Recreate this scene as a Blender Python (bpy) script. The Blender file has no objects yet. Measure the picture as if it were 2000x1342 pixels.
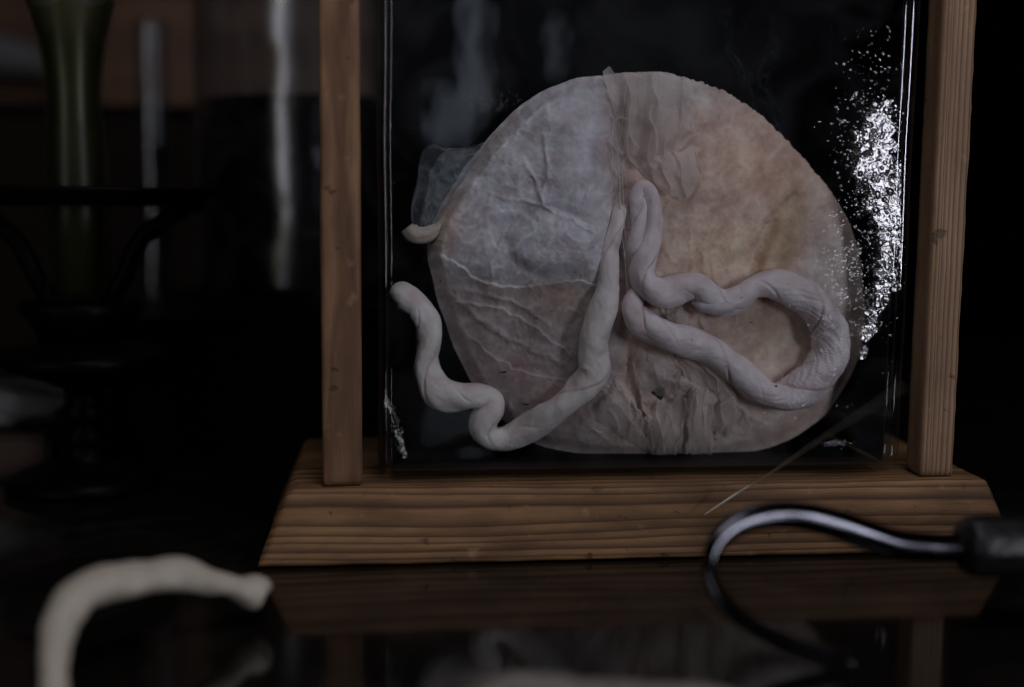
import bpy, bmesh, math, random
import numpy as np
from mathutils import noise as mnoise
from mathutils import Vector, Matrix

random.seed(4); RNG = np.random.RandomState(7)
S = bpy.context.scene
C = S.collection

# ------------------------------------------------------------------ camera
FPX, PIT, YAW, ROL = 2300.0, 0.1159, 0.1071, 0.0091
CAM = np.array([0.0373, 0.0, 0.1886])
fw = np.array([math.sin(YAW)*math.cos(PIT), math.cos(YAW)*math.cos(PIT), -math.sin(PIT)])
r0 = np.array([math.cos(YAW), -math.sin(YAW), 0.0]); u0 = np.cross(r0, fw)
rt = r0*math.cos(ROL)+u0*math.sin(ROL); up = -r0*math.sin(ROL)+u0*math.cos(ROL)
cd = bpy.data.cameras.new('camera'); cam = bpy.data.objects.new('camera', cd); C.objects.link(cam)
cam.matrix_world = Matrix(((rt[0], up[0], -fw[0], CAM[0]), (rt[1], up[1], -fw[1], CAM[1]), (rt[2], up[2], -fw[2], CAM[2]), (0, 0, 0, 1)))
cd.sensor_width = 36; cd.lens = 36*FPX/2000; cd.clip_start = 0.01; cd.clip_end = 50
cd.dof.use_dof = True; cd.dof.focus_distance = 0.648; cd.dof.aperture_fstop = 2.1
S.camera = cam
# ------------------------------------------------------------------ world and lamps
w = bpy.data.worlds.new('World'); S.world = w; w.use_nodes = True
w.node_tree.nodes['Background'].inputs[0].default_value = (0.5, 0.55, 0.7, 1)
w.node_tree.nodes['Background'].inputs[1].default_value = 0.0005
S.view_settings.view_transform = 'Standard'; S.view_settings.look = 'None'; S.view_settings.exposure = 0; S.view_settings.gamma = 1
def lamp(name, loc, target, sx, sy, radiance, col):
    d = bpy.data.lights.new(name, 'AREA'); d.shape = 'RECTANGLE'; d.size = sx; d.size_y = sy
    d.energy = radiance*math.pi*sx*sy; d.color = col
    o = bpy.data.objects.new(name, d); C.objects.link(o); o.location = loc
    o.rotation_euler = (Vector(target)-Vector(loc)).to_track_quat('-Z', 'Y').to_euler()
    return o
lamp('window_light_right', (1.27, -0.72, 0.31), (0.30, 0.65, 0.20), 0.26, 0.50, 18.0, (0.88, 0.88, 1.0))
lamp('window_light_left', (-1.05, -0.75, 0.45), (0.10, 0.65, 0.15), 0.20, 0.85, 4.2, (0.95, 0.93, 1.0))
lamp('ceiling_light', (0.24, 0.08, 1.10), (0.19, 0.655, 0.22), 0.5, 0.4, 5.0, (0.94, 0.89, 1.0))
# three small far panes of a window across the room, faintly mirrored by the front of the jar
for (lx, ly, lz, sx_, sy_, k_) in ((0.165, -2.30, 0.62, .085, .36, .62), (0.085, -2.30, 0.46, .16, .13, .5), (0.47, -2.30, 0.66, .07, .17, .30)):
    lamp('far_window_light', (lx, ly, lz), (lx, 0, lz), sx_, sy_, k_, (0.72, 0.82, 1.0))
try:
    S.cycles.use_denoising = True
    S.cycles.transparent_max_bounces = 24; S.cycles.max_bounces = 10; S.cycles.sample_clamp_indirect = 2.0
    S.cycles.caustics_reflective = False; S.cycles.caustics_refractive = False
except Exception: pass

# ------------------------------------------------------------------ helpers
def ray(px, py):
    px = np.asarray(px, float); py = np.asarray(py, float)
    a = (px-1000)/FPX; b = (671-py)/FPX
    return fw + a[..., None]*rt + b[..., None]*up
def at(px, py, Y):                       # a point of the photographed plane y = Y
    d = ray(px, py); t = np.asarray(Y)/d[..., 1]
    return CAM + d*t[..., None]
def px_of(P):
    d = np.asarray(P)-CAM; z = d@fw
    return 1000+FPX*(d@rt)/z, 671-FPX*(d@up)/z

def link(name, me, mat=None, parent=None, smooth=True):
    o = bpy.data.objects.new(name, me); C.objects.link(o)
    if mat: me.materials.append(mat)
    if parent: o.parent = parent
    if smooth: me.polygons.foreach_set('use_smooth', [True]*len(me.polygons))
    return o
def mesh_np(name, V, F, mat=None, parent=None, smooth=True, cols=None):
    me = bpy.data.meshes.new(name)
    V = np.asarray(V, np.float32); F = np.asarray(F, np.int32)
    me.vertices.add(len(V)); me.vertices.foreach_set('co', V.ravel())
    k = F.shape[1]
    me.loops.add(F.size); me.loops.foreach_set('vertex_index', F.ravel())
    me.polygons.add(len(F)); me.polygons.foreach_set('loop_start', np.arange(len(F), dtype=np.int32)*k)
    me.update(calc_edges=True); me.validate()
    if cols is not None:
        a = me.color_attributes.new('tint', 'FLOAT_COLOR', 'POINT')
        a.data.foreach_set('color', np.concatenate([cols, np.ones((len(V), 1))], 1).astype(np.float32).ravel())
    return link(name, me, mat, parent, smooth)
def grid_faces(n, m, wrap_m=False):
    i = np.arange(n-1)[:, None]; j = np.arange(m if wrap_m else m-1)[None, :]
    j2 = (j+1) % m
    return np.stack([i*m+j, i*m+j2, (i+1)*m+j2, (i+1)*m+j], -1).reshape(-1, 4)
def tag(o, label=None, cat=None, group=None, kind=None):
    if label: o['label'] = label
    if cat: o['category'] = cat
    if group: o['group'] = group
    if kind: o['kind'] = kind
    return o
def empty(name, loc, label, cat, group=None):
    o = bpy.data.objects.new(name, None); C.objects.link(o); o.empty_display_size = 0.01
    o.location = loc; tag(o, label, cat, group); return o
def adopt(root):
    inv = Matrix.Translation(root.location).inverted()
    for ch in root.children: ch.matrix_parent_inverse = inv

# noise ----------------------------------------------------------------
class Noise:
    def __init__(s, seed):
        r = np.random.RandomState(seed); s.p = np.concatenate([r.permutation(512)]*2)
        a = r.rand(512)*2*np.pi; s.g = np.stack([np.cos(a), np.sin(a)], 1)
    def __call__(s, x, y):
        xi = np.floor(x).astype(int); yi = np.floor(y).astype(int); xf = x-xi; yf = y-yi
        u = xf**3*(xf*(xf*6-15)+10); v = yf**3*(yf*(yf*6-15)+10)
        def g(dx, dy):
            h = s.p[(s.p[(xi+dx) & 511]+(yi+dy)) & 511]; G = s.g[h]
            return G[..., 0]*(xf-dx)+G[..., 1]*(yf-dy)
        return ((g(0, 0)*(1-u)+g(1, 0)*u)*(1-v)+(g(0, 1)*(1-u)+g(1, 1)*u)*v)*1.4
def fbm(n, x, y, o=4, gain=.5):
    t = 0; a = 1
    for k in range(o): t = t+a*n(x*2**k+17*k, y*2**k-9*k); a *= gain
    return t
def ridged(n, x, y, o=3, gain=.5, sharp=1.0):
    t = 0; a = 1
    for k in range(o): t = t+a*(1-np.minimum(1, np.abs(n(x*2**k+31*k, y*2**k+5*k))*2.2))**(2*sharp); a *= gain
    return t
n1, n2, n3, n4, n5 = Noise(1), Noise(2), Noise(3), Noise(4), Noise(5)
def sstep(a, b, x): t = np.clip((x-a)/(b-a), 0, 1); return t*t*(3-2*t)
def seg_dist(x, y, pts):                 # distance and signed side to a polyline, with parameter 0..1
    best = np.full(x.shape, 1e9); side = np.zeros(x.shape); par = np.zeros(x.shape); n = len(pts)-1
    for k in range(n):
        (ax, ay), (bx, by) = pts[k], pts[k+1]; dx, dy = bx-ax, by-ay; L = dx*dx+dy*dy
        t = np.clip(((x-ax)*dx+(y-ay)*dy)/L, 0, 1); ex = x-ax-t*dx; ey = y-ay-t*dy; d = np.hypot(ex, ey)
        m = d < best; best = np.where(m, d, best); side = np.where(m, np.sign(dx*ey-dy*ex), side); par = np.where(m, (k+t)/n, par)
    return best, side, par
def catmull(pts, step):
    P = np.array(pts, float); P = np.vstack([2*P[0]-P[1], P, 2*P[-1]-P[-2]]); out = []
    for i in range(1, len(P)-2):
        n = max(2, int(np.linalg.norm(P[i+1][:2]-P[i][:2])/step))
        t = np.linspace(0, 1, n, endpoint=False)[:, None]
        out.append(.5*((2*P[i])+(-P[i-1]+P[i+1])*t+(2*P[i-1]-5*P[i]+4*P[i+1]-P[i+2])*t**2+(-P[i-1]+3*P[i]-3*P[i+1]+P[i+2])*t**3))
    out.append(P[-2][None]); return np.vstack(out)

# ------------------------------------------------------------------ materials
def newmat(name):
    m = bpy.data.materials.new(name); m.use_nodes = True; nt = m.node_tree; nt.nodes.clear()
    out = nt.nodes.new('ShaderNodeOutputMaterial'); return m, nt, out
def N(nt, t, **kw):
    n = nt.nodes.new('ShaderNode'+t)
    for k, v in kw.items():
        if k in n.inputs: n.inputs[k].default_value = v
        else: setattr(n, k, v)
    return n
def L(nt, a, b): nt.links.new(a, b)
def math_(nt, op, a, b=None, clamp=False):
    n = nt.nodes.new('ShaderNodeMath'); n.operation = op; n.use_clamp = clamp
    for i, v in enumerate((a, b)):
        if v is None: continue
        if isinstance(v, (int, float)): n.inputs[i].default_value = v
        else: nt.links.new(v, n.inputs[i])
    return n.outputs[0]
def ramp(nt, fac, stops):
    n = nt.nodes.new('ShaderNodeValToRGB'); e = n.color_ramp.elements
    while len(e) < len(stops): e.new(0.5)
    for i, (p, c) in enumerate(stops): e[i].position = p; e[i].color = (*c, 1)
    nt.links.new(fac, n.inputs[0]); return n.outputs[0]
def mixc(nt, fac, a, b, mode='MIX'):
    n = nt.nodes.new('ShaderNodeMix'); n.data_type = 'RGBA'; n.blend_type = mode
    for i, v in ((0, fac), (6, a), (7, b)):
        if isinstance(v, (int, float)): n.inputs[i].default_value = v
        elif isinstance(v, tuple): n.inputs[i].default_value = (*v, 1)
        else: nt.links.new(v, n.inputs[i])
    return n.outputs[2]
def simple(name, col, rough=.5, metal=0., spec=.5, bump=0., bscale=200., coat=0.):
    m, nt, out = newmat(name); p = N(nt, 'BsdfPrincipled')
    p.inputs['Roughness'].default_value = rough; p.inputs['Metallic'].default_value = metal
    p.inputs['Specular IOR Level'].default_value = spec; p.inputs['Coat Weight'].default_value = coat
    tc = N(nt, 'TexCoord'); nz = N(nt, 'TexNoise'); nz.inputs['Scale'].default_value = bscale*.35; nz.inputs['Detail'].default_value = 6
    L(nt, tc.outputs['Object'], nz.inputs['Vector'])
    c = mixc(nt, nz.outputs['Fac'], tuple(v*.72 for v in col), tuple(min(1, v*1.28) for v in col)); L(nt, c, p.inputs['Base Color'])
    if bump:
        b = N(nt, 'Bump'); b.inputs['Strength'].default_value = bump; b.inputs['Distance'].default_value = .001
        n2_ = N(nt, 'TexNoise'); n2_.inputs['Scale'].default_value = bscale; n2_.inputs['Detail'].default_value = 8
        L(nt, tc.outputs['Object'], n2_.inputs['Vector']); L(nt, n2_.outputs['Fac'], b.inputs['Height']); L(nt, b.outputs[0], p.inputs['Normal'])
    L(nt, p.outputs[0], out.inputs[0]); return m

def wood(name, axis, centre, freq, light, dark, warp=.0022, stain=.5, seed=0., line=.75):
    """growth rings about an axis of the tree at `centre` (the two cross coordinates)"""
    m, nt, out = newmat(name); p = N(nt, 'BsdfPrincipled'); tc = N(nt, 'TexCoord')
    sp = N(nt, 'SeparateXYZ'); L(nt, tc.outputs['Object'], sp.inputs[0])
    ax = 'XYZ'.index(axis); cr = [i for i in range(3) if i != ax]
    mp = N(nt, 'Mapping'); L(nt, tc.outputs['Object'], mp.inputs[0])
    sc = [38., 38., 38.]; sc[ax] = 5.; mp.inputs['Scale'].default_value = sc; mp.inputs['Location'].default_value = (seed, seed, seed)
    nz = N(nt, 'TexNoise'); nz.inputs['Scale'].default_value = 1; nz.inputs['Detail'].default_value = 2; L(nt, mp.outputs[0], nz.inputs['Vector'])
    a = math_(nt, 'SUBTRACT', sp.outputs[cr[0]], centre[0]); b = math_(nt, 'SUBTRACT', sp.outputs[cr[1]], centre[1])
    r = math_(nt, 'SQRT', math_(nt, 'ADD', math_(nt, 'MULTIPLY', a, a), math_(nt, 'MULTIPLY', b, b)))
    r = math_(nt, 'ADD', r, math_(nt, 'MULTIPLY', math_(nt, 'SUBTRACT', nz.outputs['Fac'], .5), warp*2))
    # uneven ring spacing: a one-dimensional noise of the radius
    cx = N(nt, 'CombineXYZ'); L(nt, math_(nt, 'MULTIPLY', r, freq*.45), cx.inputs[0]); cx.inputs[1].default_value = seed+3
    nr = N(nt, 'TexNoise'); nr.inputs['Scale'].default_value = 1; nr.inputs['Detail'].default_value = 1; L(nt, cx.outputs[0], nr.inputs['Vector'])
    ph = math_(nt, 'ADD', math_(nt, 'MULTIPLY', r, freq), math_(nt, 'MULTIPLY', nr.outputs['Fac'], 2.6))
    fr = math_(nt, 'FRACT', ph)
    ringv = ramp(nt, fr, [(0, (0, 0, 0)), (.35, (.12,)*3), (.80, (.75,)*3), (.90, (1, 1, 1)), (.985, (.1,)*3), (1, (0, 0, 0))])
    # fibres
    mf = N(nt, 'Mapping'); L(nt, tc.outputs['Object'], mf.inputs[0]); sf = [1900., 1900., 1900.]; sf[ax] = 60.; mf.inputs['Scale'].default_value = sf
    nf = N(nt, 'TexNoise'); nf.inputs['Scale'].default_value = 1; nf.inputs['Detail'].default_value = 4; L(nt, mf.outputs[0], nf.inputs['Vector'])
    # stains
    ms = N(nt, 'Mapping'); L(nt, tc.outputs['Object'], ms.inputs[0]); ss = [60., 60., 60.]; ss[ax] = 18.; ms.inputs['Scale'].default_value = ss; ms.inputs['Location'].default_value = (seed*2,)*3
    ns = N(nt, 'TexNoise'); ns.inputs['Scale'].default_value = 1; ns.inputs['Detail'].default_value = 5; L(nt, ms.outputs[0], ns.inputs['Vector'])
    stv = ramp(nt, ns.outputs['Fac'], [(.3, (0, 0, 0)), (.7, (1, 1, 1))])
    mid = tuple(l*.62+d*.38 for l, d in zip(light, dark))
    base = mixc(nt, stv, tuple(l*(1-stain)+d*stain for l, d in zip(light, dark)), light)
    col = mixc(nt, math_(nt, 'MULTIPLY', ringv, line), base, dark)
    col = mixc(nt, .55, col, ramp(nt, nf.outputs['Fac'], [(.25, (.35,)*3), (.75, (.65,)*3)]), 'OVERLAY')
    # pale rubbed marks and dark dents
    nm = N(nt, 'TexNoise'); nm.inputs['Scale'].default_value = 95; nm.inputs['Detail'].default_value = 6; L(nt, tc.outputs['Object'], nm.inputs['Vector'])
    wear = ramp(nt, nm.outputs['Fac'], [(.66, (0, 0, 0)), (.74, (1, 1, 1))]); col = mixc(nt, math_(nt, 'MULTIPLY', wear, .35), col, (light[0]*1.2, light[1]*1.35, light[2]*1.7))
    dent = ramp(nt, nm.outputs['Fac'], [(.27, (1, 1, 1)), (.33, (0, 0, 0))]); col = mixc(nt, math_(nt, 'MULTIPLY', dent, .6), col, tuple(v*.5 for v in dark))
    L(nt, col, p.inputs['Base Color'])
    p.inputs['Roughness'].default_value = .62; p.inputs['Specular IOR Level'].default_value = .3
    bh = math_(nt, 'ADD', math_(nt, 'MULTIPLY', ringv, .6), math_(nt, 'MULTIPLY', nf.outputs['Fac'], .8))
    bh = math_(nt, 'SUBTRACT', bh, math_(nt, 'MULTIPLY', dent, 1.5))
    b = N(nt, 'Bump'); b.inputs['Strength'].default_value = .55; b.inputs['Distance'].default_value = .0005; L(nt, bh, b.inputs['Height']); L(nt, b.outputs[0], p.inputs['Normal'])
    L(nt, p.outputs[0], out.inputs[0]); return m

def glass(name, tint=(.93, .97, .95), ior=1.45, rough=.015, ripple=0., rscale=40., haze=0.):
    """clear glass that lets light straight through and mirrors by Fresnel"""
    m, nt, out = newmat(name)
    tr = N(nt, 'BsdfTransparent'); tr.inputs[0].default_value = (*tint, 1)
    gl = N(nt, 'BsdfAnisotropic') if False else N(nt, 'BsdfGlossy'); gl.inputs['Roughness'].default_value = rough; gl.inputs['Color'].default_value = (1, 1, 1, 1)
    fr = N(nt, 'Fresnel'); geo = N(nt, 'NewGeometry')
    L(nt, math_(nt, 'ADD', math_(nt, 'MULTIPLY', geo.outputs['Backfacing'], 1/ior-ior), ior), fr.inputs['IOR'])
    lwt = N(nt, 'LayerWeight'); lwt.inputs[0].default_value = .5
    L(nt, mixc(nt, math_(nt, 'POWER', lwt.outputs['Facing'], 5.), tuple(tint), tuple(v*.25 for v in tint)), tr.inputs[0])
    tc = N(nt, 'TexCoord')
    if ripple:
        nz = N(nt, 'TexNoise'); nz.inputs['Scale'].default_value = rscale; nz.inputs['Detail'].default_value = 2; L(nt, tc.outputs['Object'], nz.inputs['Vector'])
        b = N(nt, 'Bump'); b.inputs['Strength'].default_value = ripple; b.inputs['Distance'].default_value = .004
        L(nt, nz.outputs['Fac'], b.inputs['Height']); L(nt, b.outputs[0], gl.inputs['Normal']); L(nt, b.outputs[0], fr.inputs['Normal'])
    mx = N(nt, 'MixShader'); L(nt, fr.outputs[0], mx.inputs[0]); L(nt, tr.outputs[0], mx.inputs[1]); L(nt, gl.outputs[0], mx.inputs[2])
    last = mx.outputs[0]
    if haze:
        df = N(nt, 'BsdfDiffuse'); df.inputs[0].default_value = (.6, .62, .65, 1)
        nz2 = N(nt, 'TexNoise'); nz2.inputs['Scale'].default_value = 25; nz2.inputs['Detail'].default_value = 8; nz2.inputs['Distortion'].default_value = 1.2; L(nt, tc.outputs['Object'], nz2.inputs['Vector'])
        hz = ramp(nt, nz2.outputs['Fac'], [(.45, (0, 0, 0)), (.8, (haze,)*3)])
        m2 = N(nt, 'MixShader'); L(nt, hz, m2.inputs[0]); L(nt, last, m2.inputs[1]); L(nt, df.outputs[0], m2.inputs[2]); last = m2.outputs[0]
    L(nt, last, out.inputs[0]); return m

def tissue(name, sss=.25, rough=.55, vein=1.0, spec=.18, bscale=1.0):
    m, nt, out = newmat(name); p = N(nt, 'BsdfPrincipled'); tc = N(nt, 'TexCoord')
    at_ = N(nt, 'Attribute'); at_.attribute_name = 'tint'
    nz = N(nt, 'TexNoise'); nz.inputs['Scale'].default_value = 260*bscale; nz.inputs['Detail'].default_value = 8; nz.inputs['Roughness'].default_value = .65; L(nt, tc.outputs['Object'], nz.inputs['Vector'])
    nb = N(nt, 'TexNoise'); nb.inputs['Scale'].default_value = 45; nb.inputs['Detail'].default_value = 5; nb.inputs['Distortion'].default_value = .8; L(nt, tc.outputs['Object'], nb.inputs['Vector'])
    c = mixc(nt, .55, at_.outputs['Color'], ramp(nt, nb.outputs['Fac'], [(.3, (.43, .41, .41)), (.7, (.60, .60, .61))]), 'OVERLAY')
    c = mixc(nt, .35, c, ramp(nt, nz.outputs['Fac'], [(.3, (.36,)*3), (.7, (.64,)*3)]), 'OVERLAY')
    # dark brown specks
    vo = N(nt, 'TexVoronoi'); vo.inputs['Scale'].default_value = 95; L(nt, tc.outputs['Object'], vo.inputs['Vector'])
    spk = ramp(nt, vo.outputs['Distance'], [(.035, (1, 1, 1)), (.06, (0, 0, 0))]); c = mixc(nt, math_(nt, 'MULTIPLY', spk, .55), c, (.05, .035, .03))
    L(nt, c, p.inputs['Base Color'])
    p.inputs['Roughness'].default_value = rough; p.inputs['Specular IOR Level'].default_value = spec
    p.inputs['Subsurface Weight'].default_value = sss; p.inputs['Subsurface Radius'].default_value = (1, .55, .4); p.inputs['Subsurface Scale'].default_value = .0035
    b = N(nt, 'Bump'); b.inputs['Strength'].default_value = .35*vein; b.inputs['Distance'].default_value = .0006; L(nt, nz.outputs['Fac'], b.inputs['Height']); L(nt, b.outputs[0], p.inputs['Normal'])
    L(nt, p.outputs[0], out.inputs[0]); return m

def veil(name, col=(.55, .60, .62), lo=.06, hi=.75, fs=60., stretch=(1, 1, 1), dirv=0., rk=.22):
    m, nt, out = newmat(name); tc = N(nt, 'TexCoord')
    tr = N(nt, 'BsdfTransparent'); df = N(nt, 'BsdfDiffuse'); tl = N(nt, 'BsdfTranslucent')
    df.inputs[0].default_value = (*col, 1); tl.inputs[0].default_value = (*col, 1)
    body = N(nt, 'MixShader'); body.inputs[0].default_value = .4; L(nt, df.outputs[0], body.inputs[1]); L(nt, tl.outputs[0], body.inputs[2])
    lw = N(nt, 'LayerWeight'); lw.inputs[0].default_value = .35
    mp = N(nt, 'Mapping'); mp.inputs['Scale'].default_value = stretch; mp.inputs['Rotation'].default_value = (0, dirv, 0); L(nt, tc.outputs['Object'], mp.inputs[0])
    nz = N(nt, 'TexNoise'); nz.inputs['Scale'].default_value = fs; nz.inputs['Detail'].default_value = 7; nz.inputs['Distortion'].default_value = 1.0; L(nt, mp.outputs[0], nz.inputs['Vector'])
    ridge = math_(nt, 'SUBTRACT', 1., math_(nt, 'MULTIPLY', math_(nt, 'ABSOLUTE', math_(nt, 'SUBTRACT', nz.outputs['Fac'], .5)), 9.), True)
    f = math_(nt, 'ADD', math_(nt, 'MULTIPLY', ridge, rk), math_(nt, 'MULTIPLY', math_(nt, 'POWER', lw.outputs['Facing'], 1.6), 1.0))
    f = math_(nt, 'ADD', math_(nt, 'MULTIPLY', f, hi-lo), lo, True)
    at_ = N(nt, 'Attribute'); at_.attribute_name = 'tint'
    f = math_(nt, 'MULTIPLY', f, at_.outputs['Fac'])
    mx = N(nt, 'MixShader'); L(nt, f, mx.inputs[0]); L(nt, tr.outputs[0], mx.inputs[1]); L(nt, body.outputs[0], mx.inputs[2]); L(nt, mx.outputs[0], out.inputs[0]); return m

M = {}
M['board'] = wood('pine board wood', 'X', (.690, .135), 200, (.36, .205, .092), (.060, .028, .012), .0040, .72, 1.3, .92)
M['post_l'] = wood('pine post wood tangential', 'Z', (.018, .45), 160, (.30, .168, .086), (.075, .037, .019), .004, .75, 5.1, .6)
M['post_r'] = wood('pine post wood quartered', 'Z', (.60, .66), 390, (.34, .215, .122), (.080, .042, .023), .0012, .45, 9.4, .9)
M['jar'] = glass('jar glass', (.955, .975, .97), 1.45, .006, .06, 28., .012)
M['film'] = glass('rippled residue', (.96, .97, .98), 1.9, .20)
M['bubble'] = glass('bubble', (1., 1., 1.), 1.75, .10)
M['tissue'] = tissue('placental tissue', .5, vein=.7); M['cord'] = tissue('cord tissue', .3, .5, .7, .22, .7)
M['veil'] = veil('thin membrane', (.60, .64, .69), .10, .8, 45., (1, 1, 1))
M['flap'] = veil('thicker membrane', (.80, .71, .69), .50, 1.0, 70., rk=.10)

# ------------------------------------------------------------------ setting
def slab(name, x0, x1, y0, y1, z0, z1, mat, parent=None, bev=.0):
    bm = bmesh.new(); bmesh.ops.create_cube(bm, size=1)
    for v in bm.verts: v.co = ((x0+x1)/2+v.co.x*(x1-x0), (y0+y1)/2+v.co.y*(y1-y0), (z0+z1)/2+v.co.z*(z1-z0))
    if bev: bmesh.ops.bevel(bm, geom=bm.edges[:], offset=bev, segments=3, affect='EDGES')
    me = bpy.data.meshes.new(name); bm.to_mesh(me); bm.free(); return link(name, me, mat, parent, False)
def tabletop_mat():
    m, nt, out = newmat('black polished glass'); p = N(nt, 'BsdfPrincipled'); tc = N(nt, 'TexCoord')
    p.inputs['IOR'].default_value = 1.45
    # fine dust and wiped smears lying on the glass
    nd = N(nt, 'TexNoise'); nd.inputs['Scale'].default_value = 420; nd.inputs['Detail'].default_value = 3; L(nt, tc.outputs['Object'], nd.inputs['Vector'])
    nw = N(nt, 'TexNoise'); nw.inputs['Scale'].default_value = 9; nw.inputs['Detail'].default_value = 6; nw.inputs['Distortion'].default_value = 2.; L(nt, tc.outputs['Object'], nw.inputs['Vector'])
    du = math_(nt, 'ADD', math_(nt, 'MULTIPLY', ramp(nt, nd.outputs['Fac'], [(.66, (0, 0, 0)), (.72, (1, 1, 1))]), .35), math_(nt, 'MULTIPLY', ramp(nt, nw.outputs['Fac'], [(.5, (0, 0, 0)), (.75, (1, 1, 1))]), .18), True)
    L(nt, mixc(nt, du, (.006, .005, .004), (.075, .068, .055)), p.inputs['Base Color'])
    nz = N(nt, 'TexNoise'); nz.inputs['Scale'].default_value = 14; nz.inputs['Detail'].default_value = 8; L(nt, tc.outputs['Object'], nz.inputs['Vector'])
    mr = N(nt, 'MapRange'); mr.inputs[3].default_value = .035; mr.inputs[4].default_value = .15; L(nt, nz.outputs['Fac'], mr.inputs[0]); L(nt, mr.outputs[0], p.inputs['Roughness'])
    L(nt, p.outputs[0], out.inputs[0]); return m
tag(slab('tabletop', -1.3, 1.5, .05, 1.75, -.012, 0, tabletop_mat()), kind='structure')
M['wall'] = wood('brown wall boards', 'X', (2.4, -.6), 22, (.19, .10, .055), (.06, .03, .018), .01, .6, 2.2, .6)
tag(slab('back_wall', -1.6, 1.9, 1.80, 1.86, -.1, 1.5, simple('dark plaster', (.0008, .0008, .001), 1., 0, .0)), kind='structure')

M['black'] = simple('black lacquer', (.0015, .0015, .0018), .4, 0, .05, bump=.15, bscale=90)
M['matt'] = simple('black paint', (.0012, .0012, .0012), .8, 0, .05)
t = empty('wall_panel', (-.75, 1.76, .3), 'brown wooden wall panel behind the glass cylinders, upper left', 'wall panel')
for k in range(5): slab('plank', -1.55, .02, 1.75, 1.79, .325+k*.16, .325+k*.16+.157, M['wall'], t, .003)
adopt(t)
t = empty('cabinet', (-.7, 1.65, 0), 'low dark brown cabinet standing below the brown wall panel', 'cabinet')
M['dbrown'] = simple('dark brown stain', (.018, .011, .007), .7, 0, .1)
slab('cabinet_body', -1.4, .05, 1.46, 1.74, 0, .292, M['dbrown'], t, .002); slab('cabinet_top', -1.41, .06, 1.45, 1.74, .2925, .305, M['black'], t, .003); adopt(t)
t = empty('display_plinth', (-.1, 1.0, 0), 'black plinth box carrying the large glass cylinder', 'plinth')
slab('plinth_body', -.17, .14, .90, 1.19, 0, .098, M['matt'], t, .002); slab('plinth_top', -.175, .145, .895, 1.195, .0985, .103, M['black'], t, .001); adopt(t)

def lathe(name, prof, cx, cy, mat, parent, n=64, wob=0.):
    P = np.array(prof, float); th = np.linspace(0, 2*np.pi, n, endpoint=False)
    V = np.zeros((len(P), n, 3)); V[..., 0] = cx+P[:, :1]*np.cos(th); V[..., 1] = cy+P[:, :1]*np.sin(th); V[..., 2] = P[:, 1:2]
    if wob:
        q = 1+wob*n3(np.cos(th)*1.5+P[:, 1:2]*18, np.sin(th)*1.5+P[:, 1:2]*9); V[..., 0] = cx+(V[..., 0]-cx)*q; V[..., 1] = cy+(V[..., 1]-cy)*q
    return mesh_np(name, V.reshape(-1, 3), grid_faces(len(P), n, True), mat, parent)

# big and small glass cylinders on the left, behind
M['oldglass'] = glass('old blown glass', (.90, .93, .95), 1.6, .20, .06, 30., .03)
M['fluid'] = glass('dark fluid', (.30, .27, .24), 1.2, .08)
def cylinder(cx, cy, z0, h, r, label, fluid_z):
    t = empty('glass_cylinder', (cx, cy, z0), label, 'glass cylinder', 'glass cylinders behind the stand')
    zz = np.linspace(z0+.006, z0+h, 30)
    lathe('glass_wall', [(.0005, z0+.0005), (r*.9, z0+.0005), (r, z0+.006)]+[(r, z) for z in zz[1:]]+[(r*1.04, z0+h+.004), (r*.97, z0+h+.004)]+[(r-.003, z) for z in zz[::-1]]+[(.0005, z0+.007)], cx, cy, M['oldglass'], t, 72, .02)
    lathe('fluid', [(.0005, z0+.008), (r-.004, z0+.008), (r-.004, fluid_z), (.0005, fluid_z)], cx, cy, M['fluid'], t, 72)
    adopt(t)
cylinder(float(at(622, 400, 1.05)[0]), 1.05, .1035, .42, .103, 'large clear glass cylinder on the black plinth beside the left wooden post', .275)
cylinder(float(at(303, 400, 1.20)[0]), 1.20, .0005, .36, .016, 'slim clear glass cylinder standing left of the large one', .245)

# green vase on black turned stand
GX, GY = at(155, 500, .80)[0], .80
M['green'] = glass('green glass', (.84, .86, .66), 1.3, .35)
M['greenin'] = simple('green stem', (.036, .036, .020), .5, 0, .3, bump=.2, bscale=120)
def zpx(y, Y): return float(at(150, y, Y)[2])
t = empty('candlestick', (GX, GY, 0), 'black turned pedestal with round plates carrying the green vase', 'pedestal')
zt = zpx(585, .8)
prof = [(.0005, .0005), (.05, .0005), (.052, .006), (.040, .012), (.018, .018), (.013, .03), (.018, .034), (.012, .039), (.012, .045), (.020, .050), (.012, .056), (.013, .066), (.030, .074), (.052, .081), (.058, .088), (.054, .092), (.030, .096), (.018, .105), (.024, zt-.03), (.034, zt-.012), (.040, zt-.004), (.036, zt), (.0005, zt)]
lathe('turned_column', prof, GX, GY, M['black'], t)
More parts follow.
